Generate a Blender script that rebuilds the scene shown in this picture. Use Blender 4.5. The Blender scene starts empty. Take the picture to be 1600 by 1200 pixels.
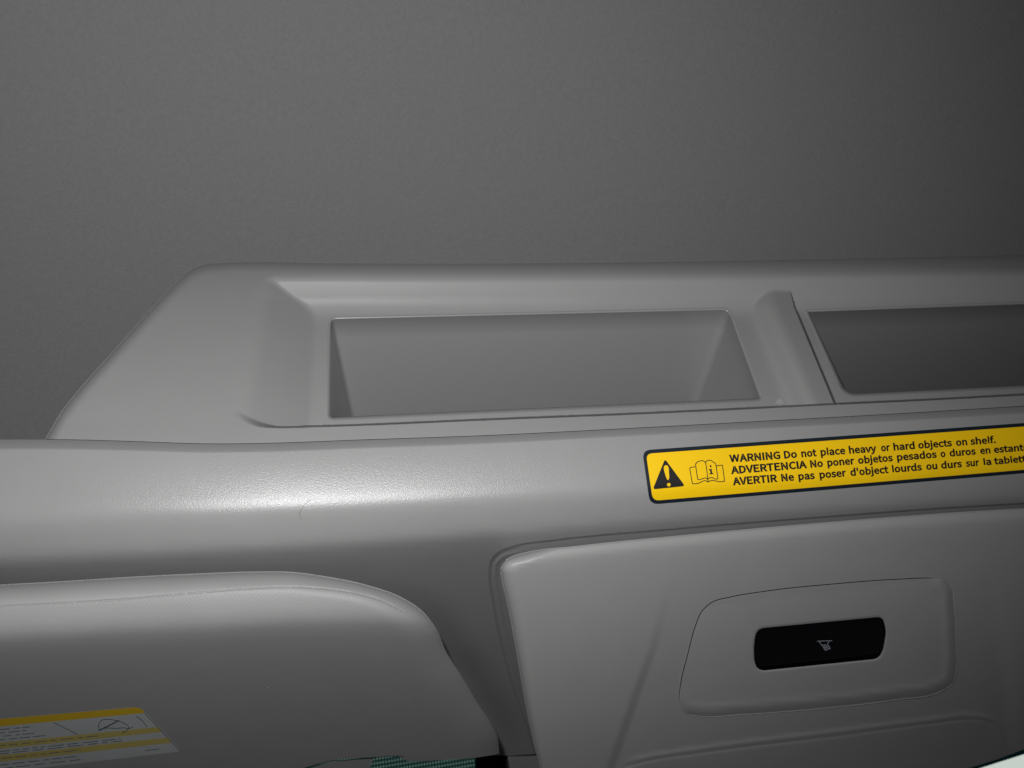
import bpy, math
import numpy as np
from mathutils import Vector, Matrix
from mathutils.geometry import delaunay_2d_cdt

S = bpy.context.scene
COL = S.collection
F = 1600.0                       # focal length in photo pixels (photo is 1600 wide)

# ------------------------------------------------------------------ camera
PITCH = math.radians(20)
# shelf axis (world X) seen from the camera: x right, y up, z forward
e1 = np.array([0.980, 0.034, 0.185]); e1 /= np.linalg.norm(e1)
up = np.array([0.0, math.cos(PITCH), -math.sin(PITCH)])
up -= up.dot(e1) * e1; up /= np.linalg.norm(up)
fw = np.cross(e1, up)
if fw[2] < 0: fw = -fw
W = np.array([e1, fw, up])       # camera-frame vector -> world vector
CAM = np.array([0.0, 0.0, 1.60])
rot = Matrix([[W[i][0], W[i][1], -W[i][2]] for i in range(3)])
cam = bpy.data.cameras.new('camera'); co = bpy.data.objects.new('camera', cam); COL.objects.link(co)
co.matrix_world = Matrix.Translation(Vector(CAM)) @ rot.to_4x4()
cam.sensor_width = 36.0; cam.lens = 36.0
cam.clip_start = 0.01; cam.clip_end = 50
cam.dof.use_dof = True; cam.dof.focus_distance = 0.445; cam.dof.aperture_fstop = 20.0
S.camera = co

def ray(px, py):
    px = np.asarray(px, float); py = np.asarray(py, float)
    r = np.stack([(px - 800) / F, (600 - py) / F, np.ones_like(px)], -1)
    return r
def K(px):                       # planes parallel to the shelf run 15 degrees across the view
    k = math.hypot(e1[0], e1[2])
    return k / (e1[0] - e1[2] * (np.asarray(px, float) - 800) / F)
def P(px, py, c):                # pixel of the photo + distance -> world point (metres)
    d = c * K(px)
    return CAM + (ray(px, py) * d[..., None]) @ W.T

# ------------------------------------------------------------------ world + flash
w = bpy.data.worlds.new('World'); S.world = w; w.use_nodes = True
bg = w.node_tree.nodes['Background']
bg.inputs[0].default_value = (0.95, 0.98, 1.0, 1); bg.inputs[1].default_value = 0.018
FL_POS = CAM + np.array([-0.016, 0.030, 0.0]) @ W.T     # the camera's own flash, up and left of the lens
fl = bpy.data.lights.new('flash', 'SPOT'); fl.energy = 9.2; fl.color = (1.0, 1.0, 1.0)
fl.shadow_soft_size = 0.0045; fl.spot_size = math.radians(116); fl.spot_blend = 1.0
fo = bpy.data.objects.new('flash', fl); COL.objects.link(fo)
fo.location = FL_POS
AIM = (ray(520, 560) @ W.T)
fo.rotation_euler = Vector(AIM).to_track_quat('-Z', 'Y').to_euler()

S.view_settings.view_transform = 'Standard'; S.view_settings.look = 'None'
S.view_settings.exposure = 0.0; S.view_settings.gamma = 1.0
S.render.engine = 'CYCLES'
S.cycles.use_denoising = True
S.cycles.max_bounces = 6

# ------------------------------------------------------------------ materials
def mat(name, col, rough=0.5, spec=0.5, bumps=(), mottle=0.0, mscale=60, coat=0.0, sheen=0.0):
    m = bpy.data.materials.new(name); m.use_nodes = True
    nt = m.node_tree; b = nt.nodes['Principled BSDF']
    b.inputs['Base Color'].default_value = (*col, 1)
    b.inputs['Roughness'].default_value = rough
    b.inputs['Specular IOR Level'].default_value = spec
    b.inputs['Coat Weight'].default_value = coat
    b.inputs['Sheen Weight'].default_value = sheen
    tc = nt.nodes.new('ShaderNodeTexCoord')
    if mottle:
        n = nt.nodes.new('ShaderNodeTexNoise'); n.inputs['Scale'].default_value = mscale
        n.inputs['Detail'].default_value = 6
        nt.links.new(tc.outputs['Object'], n.inputs['Vector'])
        r = nt.nodes.new('ShaderNodeMapRange')
        r.inputs['From Min'].default_value = 0.3; r.inputs['From Max'].default_value = 0.7
        r.inputs['To Min'].default_value = 1 - mottle; r.inputs['To Max'].default_value = 1 + mottle
        nt.links.new(n.outputs['Fac'], r.inputs['Value'])
        mx = nt.nodes.new('ShaderNodeMix'); mx.data_type = 'RGBA'; mx.blend_type = 'MULTIPLY'
        mx.inputs['Factor'].default_value = 1
        mx.inputs[6].default_value = (*col, 1)
        nt.links.new(r.outputs['Result'], mx.inputs[7])
        nt.links.new(mx.outputs[2], b.inputs['Base Color'])
    prev = None
    for kind, scale, dist in bumps:
        if kind == 'noise':
            t = nt.nodes.new('ShaderNodeTexNoise'); t.inputs['Scale'].default_value = scale
            t.inputs['Detail'].default_value = 3
            nt.links.new(tc.outputs['Object'], t.inputs['Vector']); out = t.outputs['Fac']
        elif kind == 'grain':
            t = nt.nodes.new('ShaderNodeTexVoronoi'); t.inputs['Scale'].default_value = scale
            t.feature = 'SMOOTH_F1'
            nt.links.new(tc.outputs['Object'], t.inputs['Vector']); out = t.outputs['Distance']
        elif kind == 'weave':
            outs = []
            for ang in (32, -58):
                mp = nt.nodes.new('ShaderNodeMapping'); mp.inputs['Rotation'].default_value = (0.5, math.radians(ang), 0.2)
                nt.links.new(tc.outputs['Object'], mp.inputs['Vector'])
                t = nt.nodes.new('ShaderNodeTexWave'); t.inputs['Scale'].default_value = scale
                t.inputs['Distortion'].default_value = 1.2; t.inputs['Detail Scale'].default_value = 6
                nt.links.new(mp.outputs['Vector'], t.inputs['Vector']); outs.append(t.outputs['Fac'])
            a = nt.nodes.new('ShaderNodeMath'); a.operation = 'MULTIPLY'
            nt.links.new(outs[0], a.inputs[0]); nt.links.new(outs[1], a.inputs[1]); out = a.outputs[0]
        bp = nt.nodes.new('ShaderNodeBump'); bp.inputs['Distance'].default_value = dist
        bp.inputs['Strength'].default_value = 1.0
        nt.links.new(out, bp.inputs['Height'])
        if prev: nt.links.new(prev, bp.inputs['Normal'])
        prev = bp.outputs['Normal']
    if prev: nt.links.new(prev, b.inputs['Normal'])
    return m

GREY = (0.286, 0.2845, 0.2835)
M_PLASTIC = mat('grained_plastic', GREY, 0.33, 0.54, [('noise', 2300, 0.00009), ('noise', 1100, 0.00003)], 0.015)
M_TRAY = mat('smooth_plastic', GREY, 0.48, 0.28, [('noise', 2200, 0.00001)], 0.012)
M_EDGE = mat('polished_plastic', GREY, 0.25, 1.0)
M_CONSOLE = mat('fine_plastic', GREY, 0.45, 0.35, [('noise', 2600, 0.00002)], 0.015)
M_VISOR = mat('visor_vinyl', (0.248, 0.247, 0.246), 0.5, 0.3, [('weave', 260, 0.00003), ('noise', 1600, 0.00004)], 0.02)
M_CEIL = mat('headliner_fabric', (0.170, 0.1695, 0.169), 0.95, 0.1, [('noise', 1300, 0.00030)], 0.05, 520)
M_YELLOW = mat('label_yellow', (0.93, 0.58, 0.004), 0.42, 0.4, [], 0.01)
M_NAVY = mat('label_border', (0.008, 0.014, 0.022), 0.4, 0.5)
M_INK = mat('label_ink', (0.010, 0.008, 0.008), 0.5, 0.4)
M_BLACK = mat('gloss_black', (0.002, 0.002, 0.003), 0.12, 0.5)
M_ICON = mat('button_print', (0.30, 0.31, 0.36), 0.5, 0.3)
M_PAPER = mat('label_paper', (0.37, 0.385, 0.39), 0.5, 0.3, [], 0.04)
M_STRIPE = mat('label_stripe', (0.50, 0.33, 0.015), 0.5, 0.3, [], 0.04)
M_STRIPE2 = mat('label_faded_stripe', (0.40, 0.33, 0.10), 0.5, 0.3, [], 0.04)
M_TEXT = mat('label_small_print', (0.10, 0.13, 0.14), 0.6, 0.2)
M_LINE = mat('label_line', (0.03, 0.06, 0.08), 0.6, 0.2)
M_DARK = mat('dark_frit', (0.010, 0.012, 0.013), 0.5, 0.3)
M_LID = mat('mirror_lid_plastic', (0.26, 0.26, 0.26), 0.45, 0.4)

# ------------------------------------------------------------------ curve helpers
def smooth(pts, n=16, closed=False):
    p = np.array(pts, float); N = len(p); out = []
    seg = N if closed else N - 1
    for i in range(seg):
        if closed: a, b, c, d = p[(i-1) % N], p[i], p[(i+1) % N], p[(i+2) % N]
        else: a, b, c, d = p[max(i-1, 0)], p[i], p[i+1], p[min(i+2, N-1)]
        # centripetal-ish: limit tangents by neighbouring segment lengths
        L = np.linalg.norm(c - b)
        la = np.linalg.norm(b - a) or L; ld = np.linalg.norm(d - c) or L
        m1 = ((c - b) / L * la + (b - a) / la * L) / (la + L) * L if la and L else c - b
        m2 = ((c - b) / L * ld + (d - c) / ld * L) / (ld + L) * L
        if not closed and i == 0: m1 = c - b
        if not closed and i == seg - 1: m2 = c - b
        for k in range(n):
            t = k / n; t2, t3 = t*t, t*t*t
            out.append((2*t3-3*t2+1)*b + (t3-2*t2+t)*m1 + (-2*t3+3*t2)*c + (t3-t2)*m2)
    if not closed: out.append(p[-1])
    return np.array(out)
def resample(p, step, closed=False):
    q = np.vstack([p, p[:1]]) if closed else p
    s = np.r_[0, np.cumsum(np.linalg.norm(np.diff(q, axis=0), axis=1))]
    n = max(2, int(round(s[-1] / step)))
    t = np.linspace(0, s[-1], n + 1)
    r = np.stack([np.interp(t, s, q[:, 0]), np.interp(t, s, q[:, 1])], -1)
    return r[:-1] if closed else r
def fn(pts):
    q = smooth(pts, 20)
    return lambda x: np.interp(x, q[:, 0], q[:, 1])
def dist_poly(px, py, line, closed=False):
    shp = np.shape(px); x = np.ravel(px); y = np.ravel(py)
    a = line if closed else line[:-1]; b = np.roll(line, -1, 0) if closed else line[1:]
    best = np.full(len(x), 1e9)
    for k in range(0, len(x), 20000):
        X = x[k:k+20000, None]; Y = y[k:k+20000, None]
        dx, dy = (b - a)[:, 0], (b - a)[:, 1]
        L = dx*dx + dy*dy + 1e-12
        t = np.clip(((X - a[:, 0]) * dx + (Y - a[:, 1]) * dy) / L, 0, 1)
        d = (X - a[:, 0] - t*dx)**2 + (Y - a[:, 1] - t*dy)**2
        best[k:k+20000] = np.sqrt(d.min(1))
    return best.reshape(shp)
def inside(px, py, poly):
    px = np.asarray(px); py = np.asarray(py); r = np.zeros(px.shape, bool)
    a = poly; b = np.roll(poly, -1, 0)
    for (x1, y1), (x2, y2) in zip(a, b):
        if y1 == y2: continue
        c = ((y1 > py) != (y2 > py)) & (px < (x2 - x1) * (py - y1) / (y2 - y1) + x1)
        r ^= c
    return r
def sst(x, a, b):
    t = np.clip((x - a) / (b - a), 0, 1); return t*t*(3 - 2*t)
def ramp(x, a, b, r=0.25):        # linear ramp with softened ends
    t = np.clip((x - a) / (b - a), -1, 2)
    ra, rb = (r, r) if np.isscalar(r) else r
    def sp(u, k): return np.where(u < -k, 0, np.where(u > k, u, (u + k)**2 / (4*k)))
    return sp(t, ra) - sp(t - 1, rb)
def roundq(pts, rad, n=6):        # polygon with rounded corners
    p = np.array(pts, float); out = []
    for i in range(len(p)):
        a, b, c = p[i-1], p[i], p[(i+1) % len(p)]
        r = rad[i] if hasattr(rad, '__len__') else rad
        u = (a - b) / np.linalg.norm(a - b); v = (c - b) / np.linalg.norm(c - b)
        s, e = b + u*r, b + v*r
        for k in range(n + 1):
            t = k / n
            out.append((1-t)**2*s + 2*t*(1-t)*b + t*t*e)
    return np.array(out)
def offset_loop(p, d):            # shrink (d > 0) or grow a loop
    t = np.roll(p, -1, 0) - np.roll(p, 1, 0); t /= np.linalg.norm(t, axis=1)[:, None] + 1e-9
    n = np.stack([-t[:, 1], t[:, 0]], -1)
    area = 0.5*np.sum(p[:, 0]*np.roll(p[:, 1], -1) - np.roll(p[:, 0], -1)*p[:, 1])
    return p + n*d*(1 if area > 0 else -1)

# ------------------------------------------------------------------ object helpers
def tag(o, label=None, cat=None, group=None, kind=None):
    if label: o['label'] = label
    if cat: o['category'] = cat
    if group: o['group'] = group
    if kind: o['kind'] = kind
    return o
def empty(name, px, py, c):
    o = bpy.data.objects.new(name, None); COL.objects.link(o)
    o.location = P(np.array(px*1.0), np.array(py*1.0), c); o.empty_display_size = 0.02
    return o
def link(name, verts, faces, m, parent=None, normals=None):
    me = bpy.data.meshes.new(name)
    org = np.array(parent.matrix_world.translation) if False else np.zeros(3)
    me.from_pydata([tuple(v) for v in verts], [], faces)
    me.validate(); me.materials.append(m)
    for p in me.polygons: p.use_smooth = True
    if normals is not None and len(me.vertices) == len(normals):
        me.normals_split_custom_set_from_vertices([tuple(n) for n in normals])
    o = bpy.data.objects.new(name, me); COL.objects.link(o)
    if parent is not None:
        o.parent = parent
        o.matrix_parent_inverse = Matrix.Identity(4)
        loc = Vector((0, 0, 0)); q = parent
        while q is not None: loc += q.location; q = q.parent
        o.location = -loc
    return o
def field_normals(px, py, D, h=0.35):
    p = P(px, py, D(px, py))
    dx = P(px + h, py, D(px + h, py)) - P(px - h, py, D(px - h, py))
    dy = P(px, py + h, D(px, py + h)) - P(px, py - h, D(px, py - h))
    n = np.cross(dy, dx); n /= np.linalg.norm(n, axis=1)[:, None]
    s = np.sign(np.sum(n * (CAM - p), axis=1)); n *= s[:, None]
    return p, n
def sheet(name, outline, D, m, parent=None, holes=(), step=7.0, estep=5.0, feats=(), skirt=0.0, skirt_dir=None, dense=None):
    """a moulded panel: outline traced in the photo, relief D gives every point its own distance"""
    out = resample(np.asarray(outline, float), estep, True)
    hs = [resample(np.asarray(h, float), 3.0, True) for h in holes]
    pts = []; edges = []
    def add_loop(l):
        b = len(pts); pts.extend([tuple(q) for q in l]); n = len(l)
        edges.extend([(b+i, b+(i+1) % n) for i in range(n)])
    add_loop(out)
    for h in hs: add_loop(h)
    nb = len(pts)
    x0, y0 = out.min(0); x1, y1 = out.max(0)
    gx, gy = np.meshgrid(np.arange(x0, x1, step), np.arange(y0, y1, step))
    gx = gx + (np.arange(gx.shape[0]) % 2)[:, None] * step / 2
    cand = [np.stack([gx.ravel(), gy.ravel()], -1)]
    if dense is not None:
        for (a0, b0, a1, b1, st) in dense:
            gx, gy = np.meshgrid(np.arange(a0, a1, st), np.arange(b0, b1, st))
            cand.append(np.stack([gx.ravel() + 0.31, gy.ravel() + 0.17], -1))
    for line, offs, st in feats:
        l = resample(np.asarray(line, float), st)
        t = np.gradient(l, axis=0); t /= np.linalg.norm(t, axis=1)[:, None] + 1e-9
        n = np.stack([-t[:, 1], t[:, 0]], -1)
        for o_ in offs: cand.append(l + n * o_)
    for h in hs:
        for o_ in (1.5, 3.5, 6.5): cand.append(resample(offset_loop(h, -o_), 3.5, True))
    for o_ in (1.0, 2.2, 4.0, 7.0): cand.append(resample(offset_loop(out, o_), 4.0, True))
    c = np.vstack(cand)
    ok = inside(c[:, 0], c[:, 1], out)
    c = c[ok]
    d = dist_poly(c[:, 0], c[:, 1], out, True); c = c[d > 0.7]
    for h in hs:
        c = c[~inside(c[:, 0], c[:, 1], h)]
        c = c[dist_poly(c[:, 0], c[:, 1], h, True) > 0.9]
    pts.extend([tuple(q) for q in c])
    r = delaunay_2d_cdt([Vector(q) for q in pts], edges, [], 0, 1e-4)
    v = np.array([tuple(q) for q in r[0]]); f = np.array([tuple(t) for t in r[2]])
    cen = v[f].mean(1)
    keep = inside(cen[:, 0], cen[:, 1], out)
    for h in hs: keep &= ~inside(cen[:, 0], cen[:, 1], h)
    f = f[keep]
    p, n = field_normals(v[:, 0], v[:, 1], D)
    # consistent facing towards the cabin
    a, b, c_ = p[f[:, 0]], p[f[:, 1]], p[f[:, 2]]
    g = np.cross(b - a, c_ - a)
    flip = np.sum(g * n[f[:, 0]], axis=1) < 0
    f[flip] = f[flip][:, ::-1]
    faces = [tuple(int(i) for i in t) for t in f]
    verts = list(p); norms = list(n)
    if skirt:
        pr = P(out[:, 0], out[:, 1], D(out[:, 0], out[:, 1]))
        sd = W @ np.array([0.0, 0.0, 1.0]) if skirt_dir is None else np.array(skirt_dir)
        tg = np.roll(pr, -1, 0) - np.roll(pr, 1, 0)
        sn = np.cross(tg, sd); sn /= np.linalg.norm(sn, axis=1)[:, None] + 1e-9
        cc = pr.mean(0); sgn = np.sign(np.sum(sn * (pr - cc)))
        sn *= sgn
        base = len(verts); N = len(pr)
        if skirt_dir is None:
            rd = pr - CAM; rd /= np.linalg.norm(rd, axis=1)[:, None]
            sd = rd - np.where(sn[:, 2] < -0.2, 0.0, 0.12)[:, None] * sn
        verts += list(pr); norms += list(sn)
        verts += list(pr + sd * skirt); norms += list(sn)
        for i in range(N):
            j = (i + 1) % N
            faces.append((base+i, base+j, base+N+j, base+N+i))
    return link(name, verts, faces, m, parent, norms)
def loft(name, loops, m, parent=None, cap=True):
    """rings of world points -> skinned tube"""
    verts = []; faces = []
    for l in loops: verts += [tuple(q) for q in l]
    n = len(loops[0])
    for k in range(len(loops) - 1):
        for i in range(n):
            j = (i + 1) % n
            faces.append((k*n+i, k*n+j, (k+1)*n+j, (k+1)*n+i))
    if cap: faces.append(tuple(range((len(loops)-1)*n, len(loops)*n)))
    return link(name, verts, faces, m, parent)
def ribbon(lines, width, D, lift):    # flat printed strokes lying on a surface
    verts = []; faces = []
    for l in lines:
        l = resample(np.asarray(l, float), 2.0)
        t = np.gradient(l, axis=0); t /= np.linalg.norm(t, axis=1)[:, None] + 1e-9
        n = np.stack([-t[:, 1], t[:, 0]], -1) * width / 2
        q = np.vstack([l + n, l - n]); N = len(l); b = len(verts)
        verts += list(P(q[:, 0], q[:, 1], D(q[:, 0], q[:, 1]) - lift))
        faces += [(b+i, b+i+1, b+N+i+1, b+N+i) for i in range(N-1)]
    return verts, faces

# ================================================================== relief of each moulding
S0 = fn([(-700, 700), (-300, 690), (0, 686), (65, 686), (130, 687), (200, 689), (330, 693), (420, 692), (560, 687), (760, 680),
         (1000, 668), (1240, 655), (1420, 645), (1600, 634), (1900, 616)])
TT = fn([(-700, 900), (-300, 890), (0, 878), (200, 868), (400, 858), (600, 847), (800, 833), (1000, 817), (1200, 802),
         (1400, 790), (1600, 779), (1900, 762)])
C0 = [(372, 652), (384, 660), (400, 666), (430, 668), (480, 667), (560, 664.5), (760, 656), (1000, 646.5), (1150, 639.5), (1300, 632),
      (1450, 625), (1600, 617), (1900, 601)]
C0f = fn(C0)
# --- fascia
_tau = np.linspace(-0.2, 4, 4000)
_s = np.interp(_tau, [-0.2, 0, .05, .075, .09, .3, .5, .58, .65, .71, .78, .88, .95, 1.0, 1.06, 1.2, 2.2, 4],
                     [-2.2, -2.0, -1.5, -1.3, -.40, -.30, -.22, -.12, .08, .36, .50, .62, .85, 1.35, 1.9, 2.15, 2.1, 1.8])
_I = np.cumsum(_s) * (_tau[1] - _tau[0]); _I -= np.interp(0.6, _tau, _I)
GROOVE = smooth([(846, 1230), (821, 1130), (802, 1077), (781, 1007), (767, 937), (762, 897), (765, 876), (777, 862), (802, 852.5),
                 (865, 843), (1040, 826.5), (1320, 804), (1500, 791), (1600, 785.5), (1900, 768)], 14)
G_POLY = np.vstack([GROOVE, [(1900, 1500), (900, 1500)]])
VIS = smooth([(-420, 940), (-150, 925), (0, 913.5), (100, 908), (200, 901.5), (300, 896.5), (400, 893), (455, 893.5), (505, 900), (575, 914.5), (627, 933),
              (659, 954), (680, 980), (697, 1018), (722, 1058), (750, 1104), (766, 1128), (777, 1152), (780, 1178)], 12)
def LTURN(px): return 1.05e-7*np.clip(450 - px, 0, 900)**2      # the shelf curves away towards its left end
def D_fascia(px, py):
    h = TT(px) - S0(px); tau = (py - S0(px)) / h
    l = np.interp(tau, _tau, _I) * h / F
    l += LTURN(px)
    g = dist_poly(px, py, GROOVE); ins = inside(px, py, G_POLY)
    wl = sst(-px, -830, -770)
    l += np.where(ins, 1, 0) * ((1 - wl) * 0.0050 * (1 - np.exp(-(g / 1.5)**2)) + wl * (0.008 * (1 - np.exp(-(g / 5.0)**2)) - 0.004*np.exp(-((g-11)/4.0)**2)))
    ev = dist_poly(px, py, VIS)
    l += 0.026 * sst(py, 900, 1060) * np.exp(-(ev / 34.0)**2)
    return 0.42 * np.exp(l)

# --- storage tray
SIL = smooth([(70, 686.8), (98, 640), (128, 603), (180, 545), (240, 478), (276, 440), (298, 421), (320, 412.5), (350, 410),
              (520, 410.5), (700, 411), (1000, 408.5), (1240, 404.5), (1420, 401), (1600, 397), (1900, 391)], 14)
_ty = np.linspace(300, 800, 1000)
_ts = np.interp(_ty, [300, 405, 430, 470, 560, 640, 690, 800], [-1.9, -1.6, -1.35, -1.15, -0.98, -0.85, -0.8, -0.8])
_TI = np.cumsum(_ts) * (_ty[1] - _ty[0]) / F; _TI -= np.interp(690, _ty, _TI)
DIV_L = lambda y: np.interp(y, [440, 480, 640], [1146, 1155, 1222])     # left foot of the divider
DIV_R = lambda y: np.interp(y, [450, 480, 632], [1236, 1243, 1306])     # its sharp right edge
TOPL = fn([(300, 440), (440, 437), (700, 437), (1000, 436), (1150, 434.5), (1300, 432), (1600, 428), (1900, 424)])
CSH = fn([(-300, 0), (330, 1), (600, -4), (1000, -17), (1300, -32), (1600, -50), (1900, -66)])
def pocket_w(px, py):
    # left wall of the recess leans: its top corner at (440,437), its foot at (385,655)
    xl0 = np.interp(py, [430, 470, 560, 655], [428, 410, 396, 372])
    xl1 = np.interp(py, [430, 655], [500, 490])
    left = ramp(px, xl0, xl1, 0.22)
    t0 = TOPL(px)
    top = ramp(py, t0 - 1, t0 + 44, 0.14)
    return np.minimum(left, top) - 0.0
def smin(a, b, k):
    h = np.clip(0.5 + 0.5*(b - a)/k, 0, 1)
    return b*(1-h) + a*h - k*h*(1-h)
def D_tray(px, py):
    yy = py - CSH(px)*np.clip((py-411)/280, 0, 1)
    l = np.interp(yy, _ty, _TI)
    xl0 = np.interp(py, [430, 470, 560, 655], [424, 408, 394, 376]); xl1 = np.interp(py, [430, 655], [498, 488])
    left = ramp(px, xl0, xl1, (0.2, 0.05))
    t0 = TOPL(px); top = ramp(py, t0 - 2, t0 + 50, (0.15, 0.45))
    wgt = np.clip(smin(left, top, 0.09), 0, 1)
    up_ = sst(C0f(px) - py, -1.0, 2.2 + 10*sst(-px, -440, -385))           # sharp step behind the front lip
    # divider between the two bins
    dl, dr = DIV_L(py), DIV_R(py)
    br = ramp(px, dl + 12, dl + 50, 0.35) * (1 - sst(px, dr - 2.5, dr + 1.5))
    br = br * (0.60 - 0.06*np.clip((px - dl - 40)/40, 0, 1.5))
    d = 0.046 * np.where(br > 0.001, smin(wgt, 1 - br, 0.08), wgt) * up_
    # step of the ring round the opening, slightly flatter
    e = dist_poly(px, py, SIL)
    rr = np.clip(1 - e/17.0, 0, 1)*0.96
    l = l + LTURN(px)*np.clip((py-430)/230, 0, 1) + d + 0.016 * (1 - np.sqrt(np.clip(1 - rr**2, 0, 1)))
    return 0.4345 * np.exp(l)

# --- sun visor
SEAM = smooth([(-420, 985), (-100, 957), (0, 948), (100, 942.5), (200, 936), (300, 927), (400, 918.5), (455, 917), (510, 920), (560, 928), (600, 940), (630, 955)], 10)
_vv = np.linspace(-100, 700, 1600)
_vs = np.interp(_vv, [-100, 0, 30, 60, 75, 92, 110, 150, 250, 700], [-.3, -.3, -.15, .15, .55, 1.4, 1.8, 2.0, 2.15, 2.3])
_VI = np.cumsum(_vs) * (_vv[1] - _vv[0]) / F; _VI -= np.interp(30, _vv, _VI)
VTOP = lambda px: 913.5 - 0.052 * px + 0.00012*np.clip(px-420, 0, 500)**2
def D_visor(px, py):
    v = py - VTOP(px)
    l = np.interp(v, _vv, _VI)
    e = dist_poly(px, py, VIS)
    R_ = 34.0 + 36.0*sst(px, 560, 700)
    rr = np.clip(1 - e/R_, 0, 1)*0.955
    l = l + (0.026 + 0.016*sst(px, 560, 700))*(1 - np.sqrt(np.clip(1 - rr**2, 0, 1)))
    l = l + 0.0008*np.exp(-(dist_poly(px, py, SEAM)/1.2)**2)
    return 0.398*np.exp(l)

# --- overhead console
CON = smooth([(850, 1262), (844, 1200), (835, 1165), (821, 1100), (808, 1025), (794, 950), (784, 905), (782, 888), (788, 877), (800, 869), (823, 862.5),
              (900, 853), (1110, 832), (1320, 813.5), (1500, 800), (1600, 794), (1780, 784)], 12)
CONT = fn([(700, 872), (823, 862.5), (900, 853), (1110, 832), (1320, 813.5), (1500, 800), (1600, 794), (1800, 783)])
_cv = np.linspace(-50, 700, 1500)
_cs = np.interp(_cv, [-50, 0, 9, 20, 40, 120, 250, 330, 700], [-.45, -.45, -.2, .5, .66, .78, 1.02, 1.2, 1.35])
_CI = np.cumsum(_cs) * (_cv[1] - _cv[0]) / F; _CI -= np.interp(0, _cv, _CI)
CR1 = lambda y: np.interp(y, [840, 925, 1010, 1100, 1200, 1300], [1062, 1039, 1017, 985, 950, 915])
CR2 = lambda y: np.interp(y, [840, 930, 1010, 1100, 1200, 1300], [1548, 1560, 1574, 1586, 1592, 1600])
def D_console(px, py):
    v = py - CONT(px)
    l = np.interp(v, _cv, _CI)
    e = dist_poly(px, py, CON)
    Rr = 4 + 22*sst(-px, -880, -800)
    rr = np.clip(1 - e/Rr, 0, 1)
    l = l + (0.003 + 0.014*sst(-px, -880, -800))*(1 - np.sqrt(np.clip(1 - rr**2, 0, 1)))
    a = sst(py, 880, 1130)
    l = l + a*0.006*ramp(px, CR1(py) - 2, CR1(py) + 10, .3) - a*0.009*ramp(px, CR2(py)-16, CR2(py)+6, .3)
    l = l - 0.0018*np.exp(-((py - POC(px) + 5)/4.5)**2)*sst(px, 960, 1010)*(1 - sst(px, 1540, 1575))
    return 0.424*np.exp(l)
INSET = resample(smooth([(1061, 1095), (1062, 1075), (1074, 1022), (1087, 975), (1096, 955), (1114, 939.5), (1140, 932.5), (1200, 922.5), (1300, 912), (1400, 904.5),
                (1455, 903), (1473, 905), (1485, 916), (1491, 950), (1494, 1000), (1494, 1045), (1488, 1068), (1470, 1080), (1400, 1093), (1300, 1105),
                (1160, 1116), (1090, 1118.5), (1070, 1114)], 8, True), 5, True)
def INSG(px, py): return 1 - sst(px*0.15 + py, 1215, 1262)
POC = fn([(900, 1215), (960, 1201), (1000, 1191), (1100, 1175), (1300, 1150), (1450, 1131), (1520, 1124), (1550, 1130), (1572, 1160), (1580, 1200), (1700, 1300)])
def D_inset(px, py):
    v = py - CONT(px)
    l = np.interp(v, _cv, _CI) + 0.006*sst(py, 880, 1130) - 0.004*sst(px, 1300, 1480)
    l = l + 0.0006 - 0.00006*np.clip(py + 0.12*px - 1080, 0, 300)
    e = dist_poly(px, py, INSET, True)
    low = sst(py + 0.12*px, 1190, 1262) ; low = np.maximum(low, sst(px, 1440, 1492))
    Rr = 3 + 16*low; rr = np.clip(1 - e/Rr, 0, 1)
    l = l + (0.0004 + 0.0066*low)*(1 - np.sqrt(np.clip(1 - (rr*.97)**2, 0, 1))) - 0.0016*low*np.exp(-((e - 14)/7.0)**2)
    b = dist_poly(px, py, BTN, True)
    l = l + 0.0016*np.exp(-(np.clip(b, 0, 99)/2.2)**2)
    return 0.424*np.exp(l)
BTN = resample(roundq([(1183, 983), (1378, 964.5), (1384, 985), (1379, 1017), (1371, 1028.5), (1186, 1047.5), (1179.5, 1035), (1178.5, 1008)],
                      [11, 7, 9, 9, 7, 9, 8, 10]), 4, True)
def D_button(px, py):
    e = dist_poly(px, py, BTN, True); rr = np.clip(1 - e/9.0, 0, 1)
    base = 0.424*np.exp(np.interp(py - CONT(px), _cv, _CI) + 0.0090*sst(py, 880, 1130) - 0.0030)
    return base*np.exp(0.0035*(1 - np.sqrt(np.clip(1 - rr**2, 0, 1)))) 

# ================================================================== ceiling
def D_ceiling(px, py):
    l = np.interp(py, [-900, -300, 0, 200, 411, 700, 1000], [-.55, -.27, -.13, -.055, .0, .05, .08])
    # smooth the piecewise curve
    y = py/1000.0
    l = 0.062*np.tanh((py-411)/500.0) + (py-411)/F*0.23
    return 0.565*np.exp(l)
ceil = sheet('ceiling', [(-900, -700), (2400, -700), (2400, 760), (-900, 760)], D_ceiling, M_CEIL, step=28, estep=30)
tag(ceil, 'plain grey fabric headliner rising behind and above the storage shelf', None, None, 'structure')

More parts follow.
